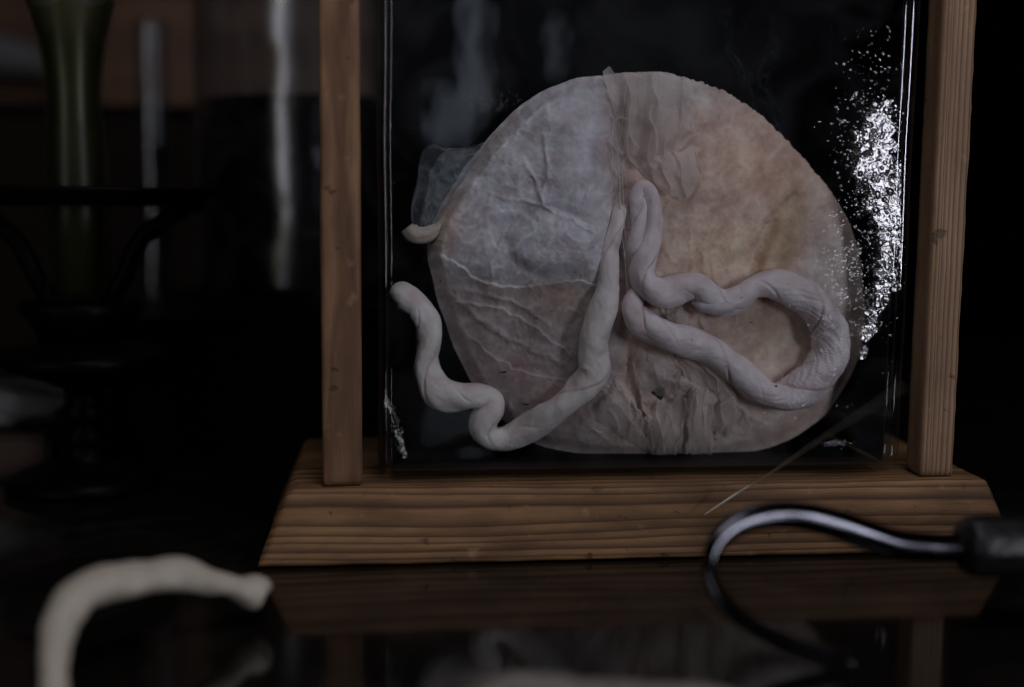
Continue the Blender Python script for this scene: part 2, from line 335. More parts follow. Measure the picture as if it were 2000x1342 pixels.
# curved bracket arms under a wide dark plate
zp = zpx(392, .8)
def tube(name, P, R, mat, parent, seg=24, flat=1.0, close=True, mod=None, cols=None):
    P = np.asarray(P, float); R = np.asarray(R, float); n = len(P)
    T = np.gradient(P, axis=0); T /= np.linalg.norm(T, axis=1)[:, None]+1e-12
    A = np.zeros_like(P); ref = np.array([0, -1., 0.]); prev = ref-T[0]*(ref@T[0]); prev /= np.linalg.norm(prev)+1e-9
    for i in range(n):
        prev = prev-T[i]*(prev@T[i]); prev /= np.linalg.norm(prev)+1e-9; A[i] = prev
    B = np.cross(T, A); th = np.linspace(0, 2*np.pi, seg, endpoint=False)
    rr = np.repeat(R[:, None], seg, 1)
    if mod is not None: rr = rr*mod(np.arange(n)[:, None], th[None])
    V = P[:, None]+(np.cos(th)[None, :, None]*A[:, None]*flat+np.sin(th)[None, :, None]*B[:, None])*rr[..., None]
    F = grid_faces(n, seg, True); V = V.reshape(-1, 3)
    V = np.vstack([V, P[0], P[-1]]); tris0 = [(len(V)-2, (j+1) % seg, j, j) for j in range(seg)]; tris1 = [(len(V)-1, (n-1)*seg+j, (n-1)*seg+(j+1) % seg, (n-1)*seg+j) for j in range(seg)]
    me = bpy.data.meshes.new(name); faces = F.tolist()+[q[:3] for q in tris0]+[(q[0], q[1], q[2]) for q in tris1]
    me.from_pydata(V.tolist(), [], faces); me.update()
    if cols is not None:
        cc = np.vstack([cols.reshape(-1, 3), cols[0, :1], cols[-1, :1]]); a = me.color_attributes.new('tint', 'FLOAT_COLOR', 'POINT')
        a.data.foreach_set('color', np.concatenate([cc, np.ones((len(cc), 1))], 1).astype(np.float32).ravel())
    return link(name, me, mat, parent)
for sx in (-1, 1):
    pts = catmull([(GX+sx*.014, GY, zt-.008), (GX+sx*.028, GY, zt+.015), (GX+sx*.040, GY, zt+.040), (GX+sx*.066, GY, zt+.060), (GX+sx*.080, GY, zp+.001)], .004)
    tube('bracket_arm', pts, np.full(len(pts), .006), M['black'], t, 16)
lathe('plate', [(.0235, zp-.001), (.060, zp-.003), (.080, zp+.002), (.088, zp+.007), (.087, zp+.0085), (.078, zp+.005), (.0235, zp+.004)], GX, GY, M['black'], t, wob=.12)
adopt(t)
t = empty('green_vase', (GX, GY, zt), 'slender green glass vase flaring at the top, standing on the black pedestal', 'vase')
zf = zpx(170, .8); z2 = zpx(-60, .8)
lathe('vase_wall', [(.0005, zt+.0006), (.0205, zt+.0006), (.0205, zp), (.0195, zp+.01), (.0175, zf-.02), (.0175, zf), (.0215, zf+.03), (.028, zf+.06), (.034, z2), (.032, z2), (.026, zf+.06), (.0195, zf+.03), (.0155, zf), (.0155, zf-.02), (.0005, zt+.004)], GX, GY, M['green'], t)
lathe('stem', [(.0005, zt+.005), (.0145, zt+.005), (.0148, zf), (.019, zf+.03), (.027, z2-.02), (.0005, z2+.02)], GX, GY, M['greenin'], t, wob=.06)
adopt(t)

# pale stone on a brown block at the left edge, batten on the wall
M['stone'] = simple('pale stone', (.16, .155, .15), .8, bump=.4, bscale=60)
M['brown'] = simple('brown block', (.045, .022, .012), .6, bump=.2, bscale=60)
t0 = at(40, 960, .84)
tag(slab('wooden_block', t0[0]-.30, at(112, 900, .84)[0], .82, .92, .0005, .030, M['brown'], None, .003), 'dark brown block lying at the left edge under a pale stone', 'block')
bm = bmesh.new(); bmesh.ops.create_icosphere(bm, subdivisions=5, radius=1)
for v in bm.verts:
    c = v.co; k = 1+.22*n1(np.array([c.x*1.6+c.z]), np.array([c.y*1.6+3]))[0]+.06*n2(np.array([c.x*5+c.z*3]), np.array([c.y*5]))[0]
    v.co = (t0[0]-.045+c.x*k*.085, .87+c.y*k*.04, .0305+.015+max(-.0148, c.z*k*.017))
me = bpy.data.meshes.new('pale_stone'); bm.to_mesh(me); bm.free()
tag(link('pale_stone', me, M['stone']), 'pale grey rounded stone lying on the brown block at the left edge', 'stone')
a = at(-60, 100, 1.70); b = at(140, 120, 1.70)
pts = np.linspace(a, b, 40); pts[:, 2] += np.linspace(0, 1, 40)**2*-.01
tag(tube('pale_branch', pts, .026+.004*np.sin(np.linspace(0, 7, 40)), M['stone'], None, 20), 'pale branch fixed across the brown wall panel, cropped by the left edge', 'branch')

# ------------------------------------------------------------------ wooden stand
st = empty('wooden_stand', (.175, .68, 0), 'brown pine display stand holding the jar between two upright posts', 'display stand')
def rough_box(name, cor, cuts, amp, mat, parent, bev=.0012, seed=0):
    """cor: 8 corners, bottom then top, counter-clockwise from the front left"""
    nx, ny, nz = cuts; c = np.array(cor, float)
    bm = bmesh.new(); key = {}
    def P(i, j, k):
        u, v, q = i/nx, j/ny, k/nz
        lo = (c[0]*(1-u)+c[1]*u)*(1-v)+(c[3]*(1-u)+c[2]*u)*v; hi = (c[4]*(1-u)+c[5]*u)*(1-v)+(c[7]*(1-u)+c[6]*u)*v
        return lo*(1-q)+hi*q
    cen = c.mean(0)
    def vtx(i, j, k):
        if (i, j, k) not in key:
            p = P(i, j, k); b = sum((i in (0, nx), j in (0, ny), k in (0, nz)))
            d = cen-p
            if b >= 2:       # rounded, slightly worn arrises
                w_ = bev*(1+1.2*abs(mnoise.noise((p[0]*60+seed, p[2]*60+p[1]*60, .5))))
                for ax, on in enumerate((i in (0, nx), j in (0, ny), k in (0, nz))):
                    if on: p[ax] += math.copysign(w_*.5, d[ax])
            nn = [amp*mnoise.noise((p[(a_+1) % 3]*35+seed*3+a_*7, p[(a_+2) % 3]*35, p[a_]*5)) for a_ in range(3)]
            key[(i, j, k)] = bm.verts.new(p+np.array(nn))
        return key[(i, j, k)]
    def face(*q):
        bm.faces.new([vtx(*a_) for a_ in q])
    for i in range(nx):
        for j in range(ny): face((i, j, 0), (i, j+1, 0), (i+1, j+1, 0), (i+1, j, 0)); face((i, j, nz), (i+1, j, nz), (i+1, j+1, nz), (i, j+1, nz))
        for k in range(nz): face((i, 0, k), (i+1, 0, k), (i+1, 0, k+1), (i, 0, k+1)); face((i, ny, k), (i, ny, k+1), (i+1, ny, k+1), (i+1, ny, k))
    for j in range(ny):
        for k in range(nz): face((0, j, k), (0, j, k+1), (0, j+1, k+1), (0, j+1, k)); face((nx, j, k), (nx, j+1, k), (nx, j+1, k+1), (nx, j, k+1))
    me = bpy.data.meshes.new(name); bm.to_mesh(me); bm.free(); return link(name, me, mat, parent)
HB = .040
rough_box('base_board', [(-.0303, .6039, .0006), (.387, .6039, .0006), (.387, .763, .0006), (-.0303, .763, .0006), (-.0142, .6126, HB), (.3709, .6126, HB), (.3709, .754, HB), (-.0142, .754, HB)], (140, 48, 16), .0005, M['board'], st, .0016, 1)
pw = .0207
rough_box('post', [(.0035, .617, HB+.0006), (.0035+pw, .617, HB+.0006), (.0035+pw, .637, HB+.0006), (.0035, .637, HB+.0006), (.0035, .617, .40), (.0035+pw, .617, .40), (.0035+pw, .637, .40), (.0035, .637, .40)], (8, 8, 120), .00035, M['post_l'], st, .0012, 2)
rough_box('post', [(.3335, .617, HB+.0006), (.3532, .617, HB+.0006), (.3532, .637, HB+.0006), (.3335, .637, HB+.0006), (.3335, .617, .40), (.3532, .617, .40), (.3532, .637, .40), (.3335, .637, .40)], (8, 8, 120), .0003, M['post_r'], st, .0012, 3)
adopt(st)

# ------------------------------------------------------------------ glass jar
JY0, JY1 = .6200, .745
JX0, JX1 = float(at(737, 500, JY0+.006)[0]), float(at(1776, 400, JY0+.006)[0])
jar = empty('glass_jar', ((JX0+JX1)/2, (JY0+JY1)/2, HB), 'rectangular clear glass specimen jar with rounded corners in the wooden stand', 'specimen jar')
def rrect(x0, x1, y0, y1, r, n=12):
    out = []
    for cx_, cy_, a0 in ((x1-r, y0+r, -90), (x1-r, y1-r, 0), (x0+r, y1-r, 90), (x0+r, y0+r, 180)):
        for k in range(n+1):
            a_ = math.radians(a0+90*k/n); out.append((cx_+r*math.cos(a_), cy_+r*math.sin(a_)))
        # straight runs are single long quads
    return np.array(out)
rings = []
def shell(inset, zb, R, rc, ztop, up_):
    rs = []
    for k in range(0, 13):
        a_ = math.radians(90*k/12); i_ = inset+R*(1-math.sin(a_)); z = zb+R*(1-math.cos(a_))
        p = rrect(JX0+i_, JX1-i_, JY0+i_, JY1-i_, max(.003, rc-(i_-inset)*.6)); rs.append(np.c_[p, np.full(len(p), z)])
    for z in np.linspace(zb+R, ztop, 40)[1:]:
        p = rrect(JX0+inset, JX1-inset, JY0+inset, JY1-inset, rc); p = p.copy()
        p[:, 0] += .0006*n1(p[:, 1]*20, np.full(len(p), z*15)); rs.append(np.c_[p, np.full(len(p), z)])
    return rs if up_ else rs[::-1]
outer = shell(0, HB+.0012, .012, .0065, .385, True); inner = shell(.0036, HB+.0045, .009, .0055, .385, False)
V = np.array(outer+inner); nr, nm_ = V.shape[:2]
F = grid_faces(nr, nm_, True).tolist(); V = V.reshape(-1, 3).tolist()
F.append(list(range(nm_))[::-1]); F.append([(nr-1)*nm_+i for i in range(nm_)])
me = bpy.data.meshes.new('jar_wall'); me.from_pydata(V, [], F); me.update()
link('jar_wall', me, M['jar'], jar)

M['shade'] = simple('black backing', (.0016, .0019, .003), .6, 0, .10)  # black panels added inside the jar to stand for the fluid's darkness
slab('shade_panel', JX0+.0045, JX1-.0045, JY1-.0075, JY1-.0052, HB+.007, .38, M['shade'], jar)
for xa in (JX0+.0046, JX1-.0052): slab('shade_side', xa, xa+.0006, JY0+.014, JY1-.0080, HB+.0062, .38, M['shade'], jar)
slab('shade_floor', JX0+.008, JX1-.008, JY0+.010, JY1-.0080, HB+.0052, HB+.0058, M['shade'], jar)
slab('shade_sheet', .0265, .3325, .6210, .7525, HB+.0003, HB+.0009, M['shade'], st)  # thin black sheet added under the jar to keep the board dark there
# residue: rippled film added and tilted to mirror the windows, and bubbles clinging to the glass, right hand side and lower left
def glare(x0, x1, y0, y1, dens, seed, step=1.0, tilt=.10, tilty=0., yoff=-.0004):
    xs = np.arange(x0, x1, step); ys = np.arange(y0, y1, step); X, Y = np.meshgrid(xs, ys)
    r = np.random.RandomState(seed); D = dens(X, Y); H = np.zeros_like(X)
    for k in range(int((x1-x0)*(y1-y0)/110)):
        cx_, cy_ = r.uniform(x0, x1), r.uniform(y0, y1); rad = 1.8+5.5*r.rand()**3
        i0, i1 = int((cx_-rad-x0)/step), int((cx_+rad-x0)/step)+2; j0, j1 = int((cy_-rad-y0)/step), int((cy_+rad-y0)/step)+2
        i0, j0 = max(i0, 0), max(j0, 0); sl = (slice(j0, j1), slice(i0, i1))
        d2 = ((X[sl]-cx_)**2+(Y[sl]-cy_)**2)/rad**2
        H[sl] = np.maximum(H[sl], rad*.26*np.sqrt(np.clip(1-d2, 0, 1)))
    H += .55*fbm(n3, X/17, Y/14, 3)+.35*ridged(n5, X/24, Y/20, 2)+(tilt*(x1-X) if tilt > 0 else -tilt*(X-x0))+tilty*(Y-y0)+1.0
    keep = D > .5
    P = at(X, Y, JY0+yoff-np.clip(H, .2, 60)*.000275*np.clip((D-.42)*4, 0, 1))
    F = grid_faces(*X.shape); m = keep.ravel()[F].all(1); F = F[m]
    used = np.unique(F); mp_ = -np.ones(X.size, int); mp_[used] = np.arange(len(used))
    return mesh_np('glare_film', P.reshape(-1, 3)[used], mp_[F], M['film'], jar)
def dR(X, Y):
    c = np.interp(Y, [190, 240, 330, 420, 480, 560, 600, 650, 700], [1735, 1718, 1712, 1728, 1740, 1730, 1712, 1695, 1684])
    hw = np.interp(Y, [180, 215, 260, 320, 380, 430, 540, 600, 650, 700], [5, 34, 52, 56, 46, 34, 30, 26, 19, 10])
    e = 1-np.abs(X-c)/hw*.5
    e = e+.30*fbm(n4, X/26, Y/22, 4)-.02
    e = np.where((X > 1760) | (X < 1650), 0, e)
    return np.where((Y < 195) | (Y > 702), 0, e)
glare(1640, 1772, 190, 704, dR, 11)
def dL(X, Y):
    c = np.interp(Y, [770, 885], [753, 788]); hw = np.interp(Y, [765, 800, 860, 892], [4, 15, 15, 9]); e = 1-np.abs(X-c)/hw*.5
    return e+.25*fbm(n4, X/12, Y/12, 3)-.1
glare(748, 805, 762, 895, dL, 12, 1.0, -.37, .20, .0125)
# bubbles
bub = bmesh.new(); bmesh.ops.create_icosphere(bub, subdivisions=2, radius=1)
bv = np.array([v.co for v in bub.verts]); bf = np.array([[v.index for v in f.verts] for f in bub.faces]); bub.free()
VV, FF, cnt = [], [], 0
def put_bubble(x, y, rp):
    global cnt
    p = at(x, y, JY0-.0003); VV.append(bv*np.array([1, .28, 1])*rp*.000275+p); FF.append(bf+cnt*len(bv)); cnt += 1
k = 0
while k < 1500:
    y = RNG.uniform(40, 830); x = RNG.normal(np.interp(y, [40, 200, 420, 560, 700, 830], [1720, 1700, 1690, 1680, 1640, 1540]), np.interp(y, [40, 400, 600, 830], [42, 38, 38, 50]))
    if x > 1768 or x < 1430: continue
    w_ = np.interp(y, [40, 200, 330, 400, 560, 600, 700, 830], [.10, .30, .5, .5, 1, .6, .10, .10])*(.35+1.1*(float(n2(np.array([x/30]), np.array([y/30]))[0])+.3))
    if RNG.rand() > w_: continue
    if float(dR(np.array([x]), np.array([y]))[0]) > .5 and RNG.rand() < .85: k += 1; continue
    put_bubble(x, y, 1.0+3.0*RNG.rand()**3); k += 1
for k in range(230): put_bubble(RNG.normal(955, 34), RNG.normal(190, 13)+(k % 7)*1.5, .7+.7*RNG.rand())
for k in range(60): put_bubble(RNG.normal(800, 30), RNG.normal(240, 20), .6+.5*RNG.rand())
for k in range(60): put_bubble(RNG.normal(1480, 60), RNG.normal(800, 40), .8+.9*RNG.rand())
for k in range(90): put_bubble(RNG.normal(1632, 16), RNG.normal(866, 4), .8+1.2*RNG.rand())
for k in range(40): put_bubble(RNG.uniform(760, 1700), RNG.uniform(60, 900), .6+1.2*RNG.rand())
tag(mesh_np('air_bubbles', np.vstack(VV), np.vstack(FF), M['bubble'], jar), kind='stuff')
adopt(jar)

# ------------------------------------------------------------------ placenta
pl = empty('placenta_specimen', (.19, .69, HB+.012), 'preserved pale placenta with coiled umbilical cords floating in the glass jar', 'anatomical specimen')
out_pts = [(1180, 148), (1230, 141), (1300, 143), (1360, 157), (1420, 182), (1480, 222), (1530, 268), (1580, 325), (1625, 378), (1658, 430), (1675, 490), (1684, 560), (1690, 620), (1682, 690), (1655, 750), (1615, 805), (1560, 850), (1495, 877), (1400, 893), (1290, 896), (1200, 892), (1110, 882), (1045, 868), (1000, 835), (940, 777), (908, 722), (880, 660), (858, 600), (845, 540), (832, 490), (842, 440), (868, 390), (905, 330), (945, 280), (990, 232), (1040, 190), (1100, 160), (1150, 150)]
CX, CY = 1262., 540.
op = np.array(out_pts, float); an = np.arctan2(op[:, 1]-CY, op[:, 0]-CX); rd = np.hypot(op[:, 1]-CY, op[:, 0]-CX); o_ = np.argsort(an); an, rd = an[o_], rd[o_]
an3 = np.concatenate([an-2*np.pi, an, an+2*np.pi]); rd3 = np.tile(rd, 3)
def outline(th):
    R = sum(np.interp(th+d, an3, rd3)*w_ for d, w_ in ((-.06, .2), (-.03, .2), (0, .2), (.03, .2), (.06, .2)))
    shag = np.exp(-((th+1.0)/.55)**2)*2.6+.6
    return R+shag*fbm(n5, np.cos(th)*45, np.sin(th)*45, 3)+2.5*n2(np.cos(th)*7, np.sin(th)*7)
EX = {}
def ridge(x, y, pts, A, w_, side=0, fade=True):
    pts = catmull(pts, 26); d, s, t_ = seg_dist(x, y, pts); f = (4*t_*(1-t_))**.5 if fade else 1
    if side == 0: return A*np.exp(-(d/w_)**2)*f
    lip = np.where(s*side > 0, np.exp(-d/w_), np.exp(-(d/2.2)**2)); return A*lip*f
def height(x, y):
    r = np.hypot(x-CX, y-CY)/outline(np.arctan2(y-CY, x-CX)); r = np.clip(r, 0, 1)
    h = 88*(1-r**2.3)**.62
    # smooth left lobe standing proud of the cleft at x = 1195
    lob = sstep(1205, 1150, x)*sstep(600, 500, y)*sstep(150, 215, y)
    h += lob*(24+34*np.exp(-((x-1130)/95)**2-((y-350)/190)**2)); h -= 16*np.exp(-((x-1203)/17)**2)*sstep(160, 210, y)*sstep(640, 540, y)
    wx = x+14*fbm(n1, x/90, y/90, 3); wy = y+14*fbm(n2, x/90, y/90, 3)
    left = sstep(1215, 1170, x)
    low = sstep(540, 600, y)
    # broad lumps
    h += 7*fbm(n3, x/120, y/110, 3)
    # vein network on the left lobe
    net = ridged(n4, wx/95, wy/85, 2, .5, .9); smooth_ = np.exp(-((x-1120)/60)**2-((y-260)/150)**2)
    h += left*(1-low)*(1-.9*smooth_)*1.8*net
    h += 2.0*left*low*ridged(n5, (wx*.8+wy*.6)/60, (wy*.8-wx*.6)/190, 2, .5, 1.0)
    h += .8*ridged(n2, wx/42, wy/42, 2, .5, .9)*(.4+.6*left)*(1-.8*smooth_)
    # lobule with dark surround
    d = np.hypot((x-1075)/75, (y-475)/55); h += 9*np.exp(-d**4)-6*np.exp(-((d-1.15)/.22)**2)*sstep(1200, 1150, x)
    d = np.hypot((x-985)/48, (y-325)/40); h += 4*np.exp(-d**4)
    rx = x+5*n3(x/28, y/28)+2*n4(x/11, y/11); ry = y+5*n5(x/28, y/28)+2*n1(x/11, y/11)
    for pts, A, w_, sd in [
        ([(850, 490), (950, 555), (1040, 560), (1110, 548), (1185, 560)], 6, 16, 1), ([(855, 600), (900, 590), (980, 605), (1060, 650), (1120, 700)], 6, 14, 1),
        ([(865, 560), (960, 640), (1060, 690), (1120, 730)], 4, 7, 0), ([(880, 560), (1000, 590), (1080, 640)], 3, 5, 0), ([(900, 640), (1000, 720), (1110, 745)], 3, 12, 1),
        ([(1060, 250), (1070, 330), (1058, 400), (1120, 430), (1180, 470)], 3.5, 4, 0), ([(950, 380), (1030, 395), (1060, 400)], 3, 4, 0), ([(1010, 300), (1050, 360), (1058, 400)], 3, 4, 0),
        ([(1058, 400), (1000, 440), (965, 500), (960, 560)], 3, 4, 0), ([(1120, 430), (1150, 380), (1175, 330)], 2.5, 4, 0),
        ([(1178, 148), (1085, 170), (1010, 230), (930, 320), (880, 400)], 5, 5, 0), ([(1178, 165), (1095, 182), (1020, 245), (945, 330), (885, 420)], 4, 5, 0),
        # right half
        ([(1330, 245), (1400, 232), (1470, 240), (1540, 290)], 3.5, 20, 1), ([(1560, 375), (1510, 425), (1475, 490), (1462, 540)], -10, 8, 0), ([(1600, 400), (1585, 470), (1600, 540)], 4, 12, 0),
        ([(1280, 460), (1300, 490), (1290, 530)], 3.0, 10.2, 0), ([(1345, 440), (1352, 500), (1350, 560)], 2.4, 6.0, 0), ([(1372, 470), (1375, 520), (1385, 560)], 2.4, 6.0, 0), ([(1320, 430), (1310, 500), (1320, 545)], 2.4, 6.0, 0),
        ([(1400, 470), (1390, 530), (1405, 560)], 2.1, 6.8, 0), ([(1430, 480), (1425, 520), (1435, 560)], 2.1, 6.8, 0),
        # pleats below the cord
        ([(1235, 690), (1245, 760), (1265, 820), (1275, 892)], 17, 26, -1), ([(1245, 700), (1300, 740), (1350, 752), (1345, 770), (1280, 775), (1262, 790)], 13, 9, 0),
        ([(1300, 670), (1330, 720), (1352, 752), (1395, 760), (1440, 790)], 11, 9, 1), ([(1352, 755), (1345, 820), (1340, 885)], 13, 10, -1), ([(1400, 770), (1392, 830), (1385, 890)], 9, 8, 1),
        ([(1310, 790), (1295, 840), (1285, 885)], 8, 8, 1), ([(1355, 690), (1410, 740), (1450, 790)], 9, 9, -1), ([(1430, 770), (1445, 800), (1500, 830)], 8, 12, 1),
        ([(1270, 790), (1310, 780), (1340, 790)], 8, 6, 0), ([(1200, 740), (1235, 790), (1262, 830)], 9, 7, 0), ([(1190, 770), (1220, 810), (1262, 850)], 6, 5, 0), ([(1250, 640), (1300, 660), (1330, 700)], 8, 7, 0),
        ([(1380, 600), (1370, 630), (1390, 660)], 6, 6, 0), ([(1440, 600), (1430, 640), (1400, 670)], 5, 9, 1), ([(1560, 700), (1520, 745), (1500, 755)], 5, 10, 1),
        ([(1300, 580), (1295, 610), (1310, 640)], 6, 5, 0), ([(1330, 585), (1325, 615), (1335, 640)], 6, 5, 0)]:
        h += ridge(rx, ry, pts, A, w_, sd)
    # crumpled membrane
    cr = np.exp(-(((x-1345)/130)**4+((y-790)/95)**4)); q = ridged(n1, (wx+.6*wy)/52, (wy-.5*wx)/80, 3, .5, 1.2)
    h += cr*4*(ridged(n1, (x+.5*y)/75, (y-.45*x)/150, 1, .5, .8)+.25*q)
    cr2 = np.exp(-(((x-1190)/75)**4+((y-800)/90)**4)); h += cr2*2.2*ridged(n3, (wx-.7*wy)/50, (wy+.7*wx)/90, 2, .5, 1.3)
    # recess between upper strands and below the loops
    h -= 13*np.exp(-((x-1225)/26)**2-((y-690)/46)**2); h -= 15*np.exp(-(((x-1495)/85)**2+((y-655)/60)**2)**2)
    h += 8*np.exp(-((x-1430)/95)**2-((y-470)/70)**2)
    h -= 17*np.exp(-(((x-1232)/34)**4+((y-265)/85)**4))
    h -= 12*np.exp(-((x-1287)/20)**2-((y-772)/11)**2)
    # right membrane: long soft folds
    h += (1-left)*sstep(560, 420, y)*(3.0*ridged(n5, (wx+wy)/95, (wy-wx)/200, 2, .5, 1.2))
    h += .5*fbm(n5, x/9, y/9, 3)
    return h*(.25+.75*sstep(1.0, .93, r))
def albedo(x, y):
    def g(cx_, cy_, sx, sy, rot=0):
        c_, s_ = math.cos(rot), math.sin(rot); a_ = ((x-cx_)*c_+(y-cy_)*s_)/sx; b_ = (-(x-cx_)*s_+(y-cy_)*c_)/sy; return np.exp(-(a_*a_+b_*b_))
    left = sstep(1240, 1165, x)[..., None]*sstep(660, 500, y)[..., None]
    c = np.array([.485, .365, .32])*(1-left)+np.array([.475, .44, .475])*left
    def mixin(w_, col, k=1.): nonlocal_c[0] = nonlocal_c[0]*(1-(w_*k)[..., None])+np.array(col)*(w_*k)[..., None]
    nonlocal_c = [c]
    ll = sstep(1240, 1180, x)*sstep(540, 640, y); mixin(ll, (.29, .245, .245), .95)  # lower left darkened in the tint, its shading put into the colour
    mixin(g(1470, 330, 130, 110), (.56, .37, .29), .8); mixin(g(1420, 495, 130, 60), (.61, .455, .335), .85); mixin(g(1540, 470, 26, 120, .25), (.33, .22, .11), .8)
    mixin(g(1500, 480, 12, 90, .35), (.30, .18, .08), .8); mixin(g(1620, 560, 60, 130), (.46, .41, .40), .7)
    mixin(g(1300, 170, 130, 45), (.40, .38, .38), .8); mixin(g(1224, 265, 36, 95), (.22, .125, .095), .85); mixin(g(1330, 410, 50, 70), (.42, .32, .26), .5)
    mixin(g(1360, 860, 130, 60), (.52, .42, .39), .8); mixin(g(1300, 740, 90, 60), (.45, .35, .325), .7); mixin(g(1500, 650, 80, 60), (.42, .31, .22), .7)
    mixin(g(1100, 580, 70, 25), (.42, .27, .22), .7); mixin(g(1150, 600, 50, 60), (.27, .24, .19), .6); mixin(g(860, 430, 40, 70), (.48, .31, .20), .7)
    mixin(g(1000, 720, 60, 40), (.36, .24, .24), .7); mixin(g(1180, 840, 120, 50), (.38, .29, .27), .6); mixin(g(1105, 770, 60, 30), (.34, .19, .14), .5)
    mixin(g(920, 620, 70, 60), (.33, .28, .27), .6); mixin(g(950, 300, 30, 120, .65), (.36, .31, .26), .5)
    c = nonlocal_c[0]
    wx = x+14*fbm(n1, x/90, y/90, 3); wy = y+14*fbm(n2, x/90, y/90, 3)
    net = ridged(n4, wx/95, wy/85, 2, .5, .9)[..., None]; web = (ridged(n4, wx/60, wy/52, 2, .5, 2.4)+.6*ridged(n1, wx/30, wy/34, 1, .5, 2.5))[..., None]; sm = (1-.75*np.exp(-((x-1125)/60)**2-((y-260)/150)**2))[..., None]; c = c*(.90+.26*web*sm*(.35+.65*left))
    blot = fbm(n3, x/46, y/46, 4)[..., None]; c = c*(1+blot*np.array([.20, .27, .28]))
    fib = ridged(n2, wx/24, wy/30, 2, .5, 1.8)[..., None]; c = c*(.95+.09*fib)
    return np.clip(c*1.25, .02, .9)
YB = .667                                   # depth of the rim
def surf_Y(x, y): return YB-height(x, y)*.000275
NT, NR = 1000, 270
th = np.linspace(-np.pi, np.pi, NT, endpoint=False); Ro = outline(th)
t_ = np.linspace(0.004, 1, NR)[:, None]; X = CX+np.cos(th)*Ro*t_; Yp = CY+np.sin(th)*Ro*t_
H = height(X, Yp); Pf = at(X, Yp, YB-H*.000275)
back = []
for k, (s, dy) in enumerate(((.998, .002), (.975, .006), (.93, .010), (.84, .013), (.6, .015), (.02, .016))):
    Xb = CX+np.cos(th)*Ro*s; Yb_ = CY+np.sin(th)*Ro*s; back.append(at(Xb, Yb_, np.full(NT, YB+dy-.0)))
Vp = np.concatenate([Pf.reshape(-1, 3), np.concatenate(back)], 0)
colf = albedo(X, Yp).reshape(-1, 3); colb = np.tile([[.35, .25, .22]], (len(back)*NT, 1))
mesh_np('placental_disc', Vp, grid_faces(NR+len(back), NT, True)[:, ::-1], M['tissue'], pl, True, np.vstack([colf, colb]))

# cords -----------------------------------------------------------------
def cord(name, pts, label=None, twist=.016, tint=(.50, .455, .47), yoff=None, groove=1., seed=0, wr=()):
    P = catmull(pts, 1.6); x, y, r, lift = P.T
    inside = np.clip(1.25-np.hypot(x-CX, y-CY)/outline(np.arctan2(y-CY, x-CX)), 0, 1)
    base = YB-np.maximum(height(x, y), 0)*.000275*(np.clip(inside*6, 0, 1))
    k = np.ones(61)/61; base = np.convolve(np.pad(base, 30, 'edge'), k, 'valid')
    Yc = base-(r*.62+lift)*.000275; Yc = np.maximum(Yc, JY0+.0046+r*.00026)
    r = r*1.05; C3 = at(x, y, Yc); R3 = r*.000278*(Yc/.66)
    e = np.minimum(np.arange(len(R3)), np.arange(len(R3))[::-1])*1.6/np.maximum(r, 8); R3 = R3*np.sqrt(np.clip(1-(1-np.clip(e, 0, 1))**2, .02, 1))
    s = np.arange(len(x))*1.6; tw = np.cumsum(np.full(len(x), twist*1.6)+.010*1.6*n2(s/70+seed, s*0+1.5))
    wrk = sum(np.exp(-((s-c_)/w_)**2)*a_ for c_, w_, a_ in wr) if wr else s*0
    def mod(i, a):
        tt = tw[i]; q = 1+.085*np.cos(2*(a-tt))+.035*np.cos(3*(a-tt*.8)+seed)
        g = np.abs(np.angle(np.exp(1j*(a-tt*1.3-1.1)))); q = q-.17*groove*np.exp(-(g/.10)**2)*np.clip(.5+1.6*n3(s[i]/60+seed, a*0+2), 0, 1)
        g2 = np.abs(np.angle(np.exp(1j*(a-tt*1.25+1.3)))); q = q-.11*groove*np.exp(-(g2/.13)**2)*np.clip(.3+1.8*n4(s[i]/50+seed, a*0+2), 0, 1)
        q = q+.07*fbm(n1, s[i]/44+seed+np.cos(a)*.6, np.sin(a)*.9+seed, 3)
        ac = (a+np.pi) % (2*np.pi)-np.pi; q = q+(.014+.05*wrk[i])*ridged(n5, ac*3.2+s[i]/24+seed, s[i]/90-ac*.3, 2, .5, .8)-.01
        return q
    seg = 72; a = np.linspace(0, 2*np.pi, seg, endpoint=False)[None]; S_ = s[:, None]
    c = np.array(tint)*(1+.16*fbm(n3, S_/40+seed+np.cos(a)*.4, np.sin(a)*.6, 3)[..., None]*np.array([.6, 1., 1.]))
    pk = np.clip(n2(S_/55+seed, np.sin(a)*.8+3+0*S_), 0, 1)[..., None]; c = c*(1-pk*.5)+np.array([.50, .36, .37])*pk*.5
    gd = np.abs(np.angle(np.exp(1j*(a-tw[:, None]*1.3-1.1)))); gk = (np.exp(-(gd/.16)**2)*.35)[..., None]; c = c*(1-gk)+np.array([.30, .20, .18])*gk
    o = tube(name, C3, R3, M['cord'], pl, seg, 1.0, True, mod, np.clip(c*1.25, .02, .9))
    if label: o['label'] = label
    return o
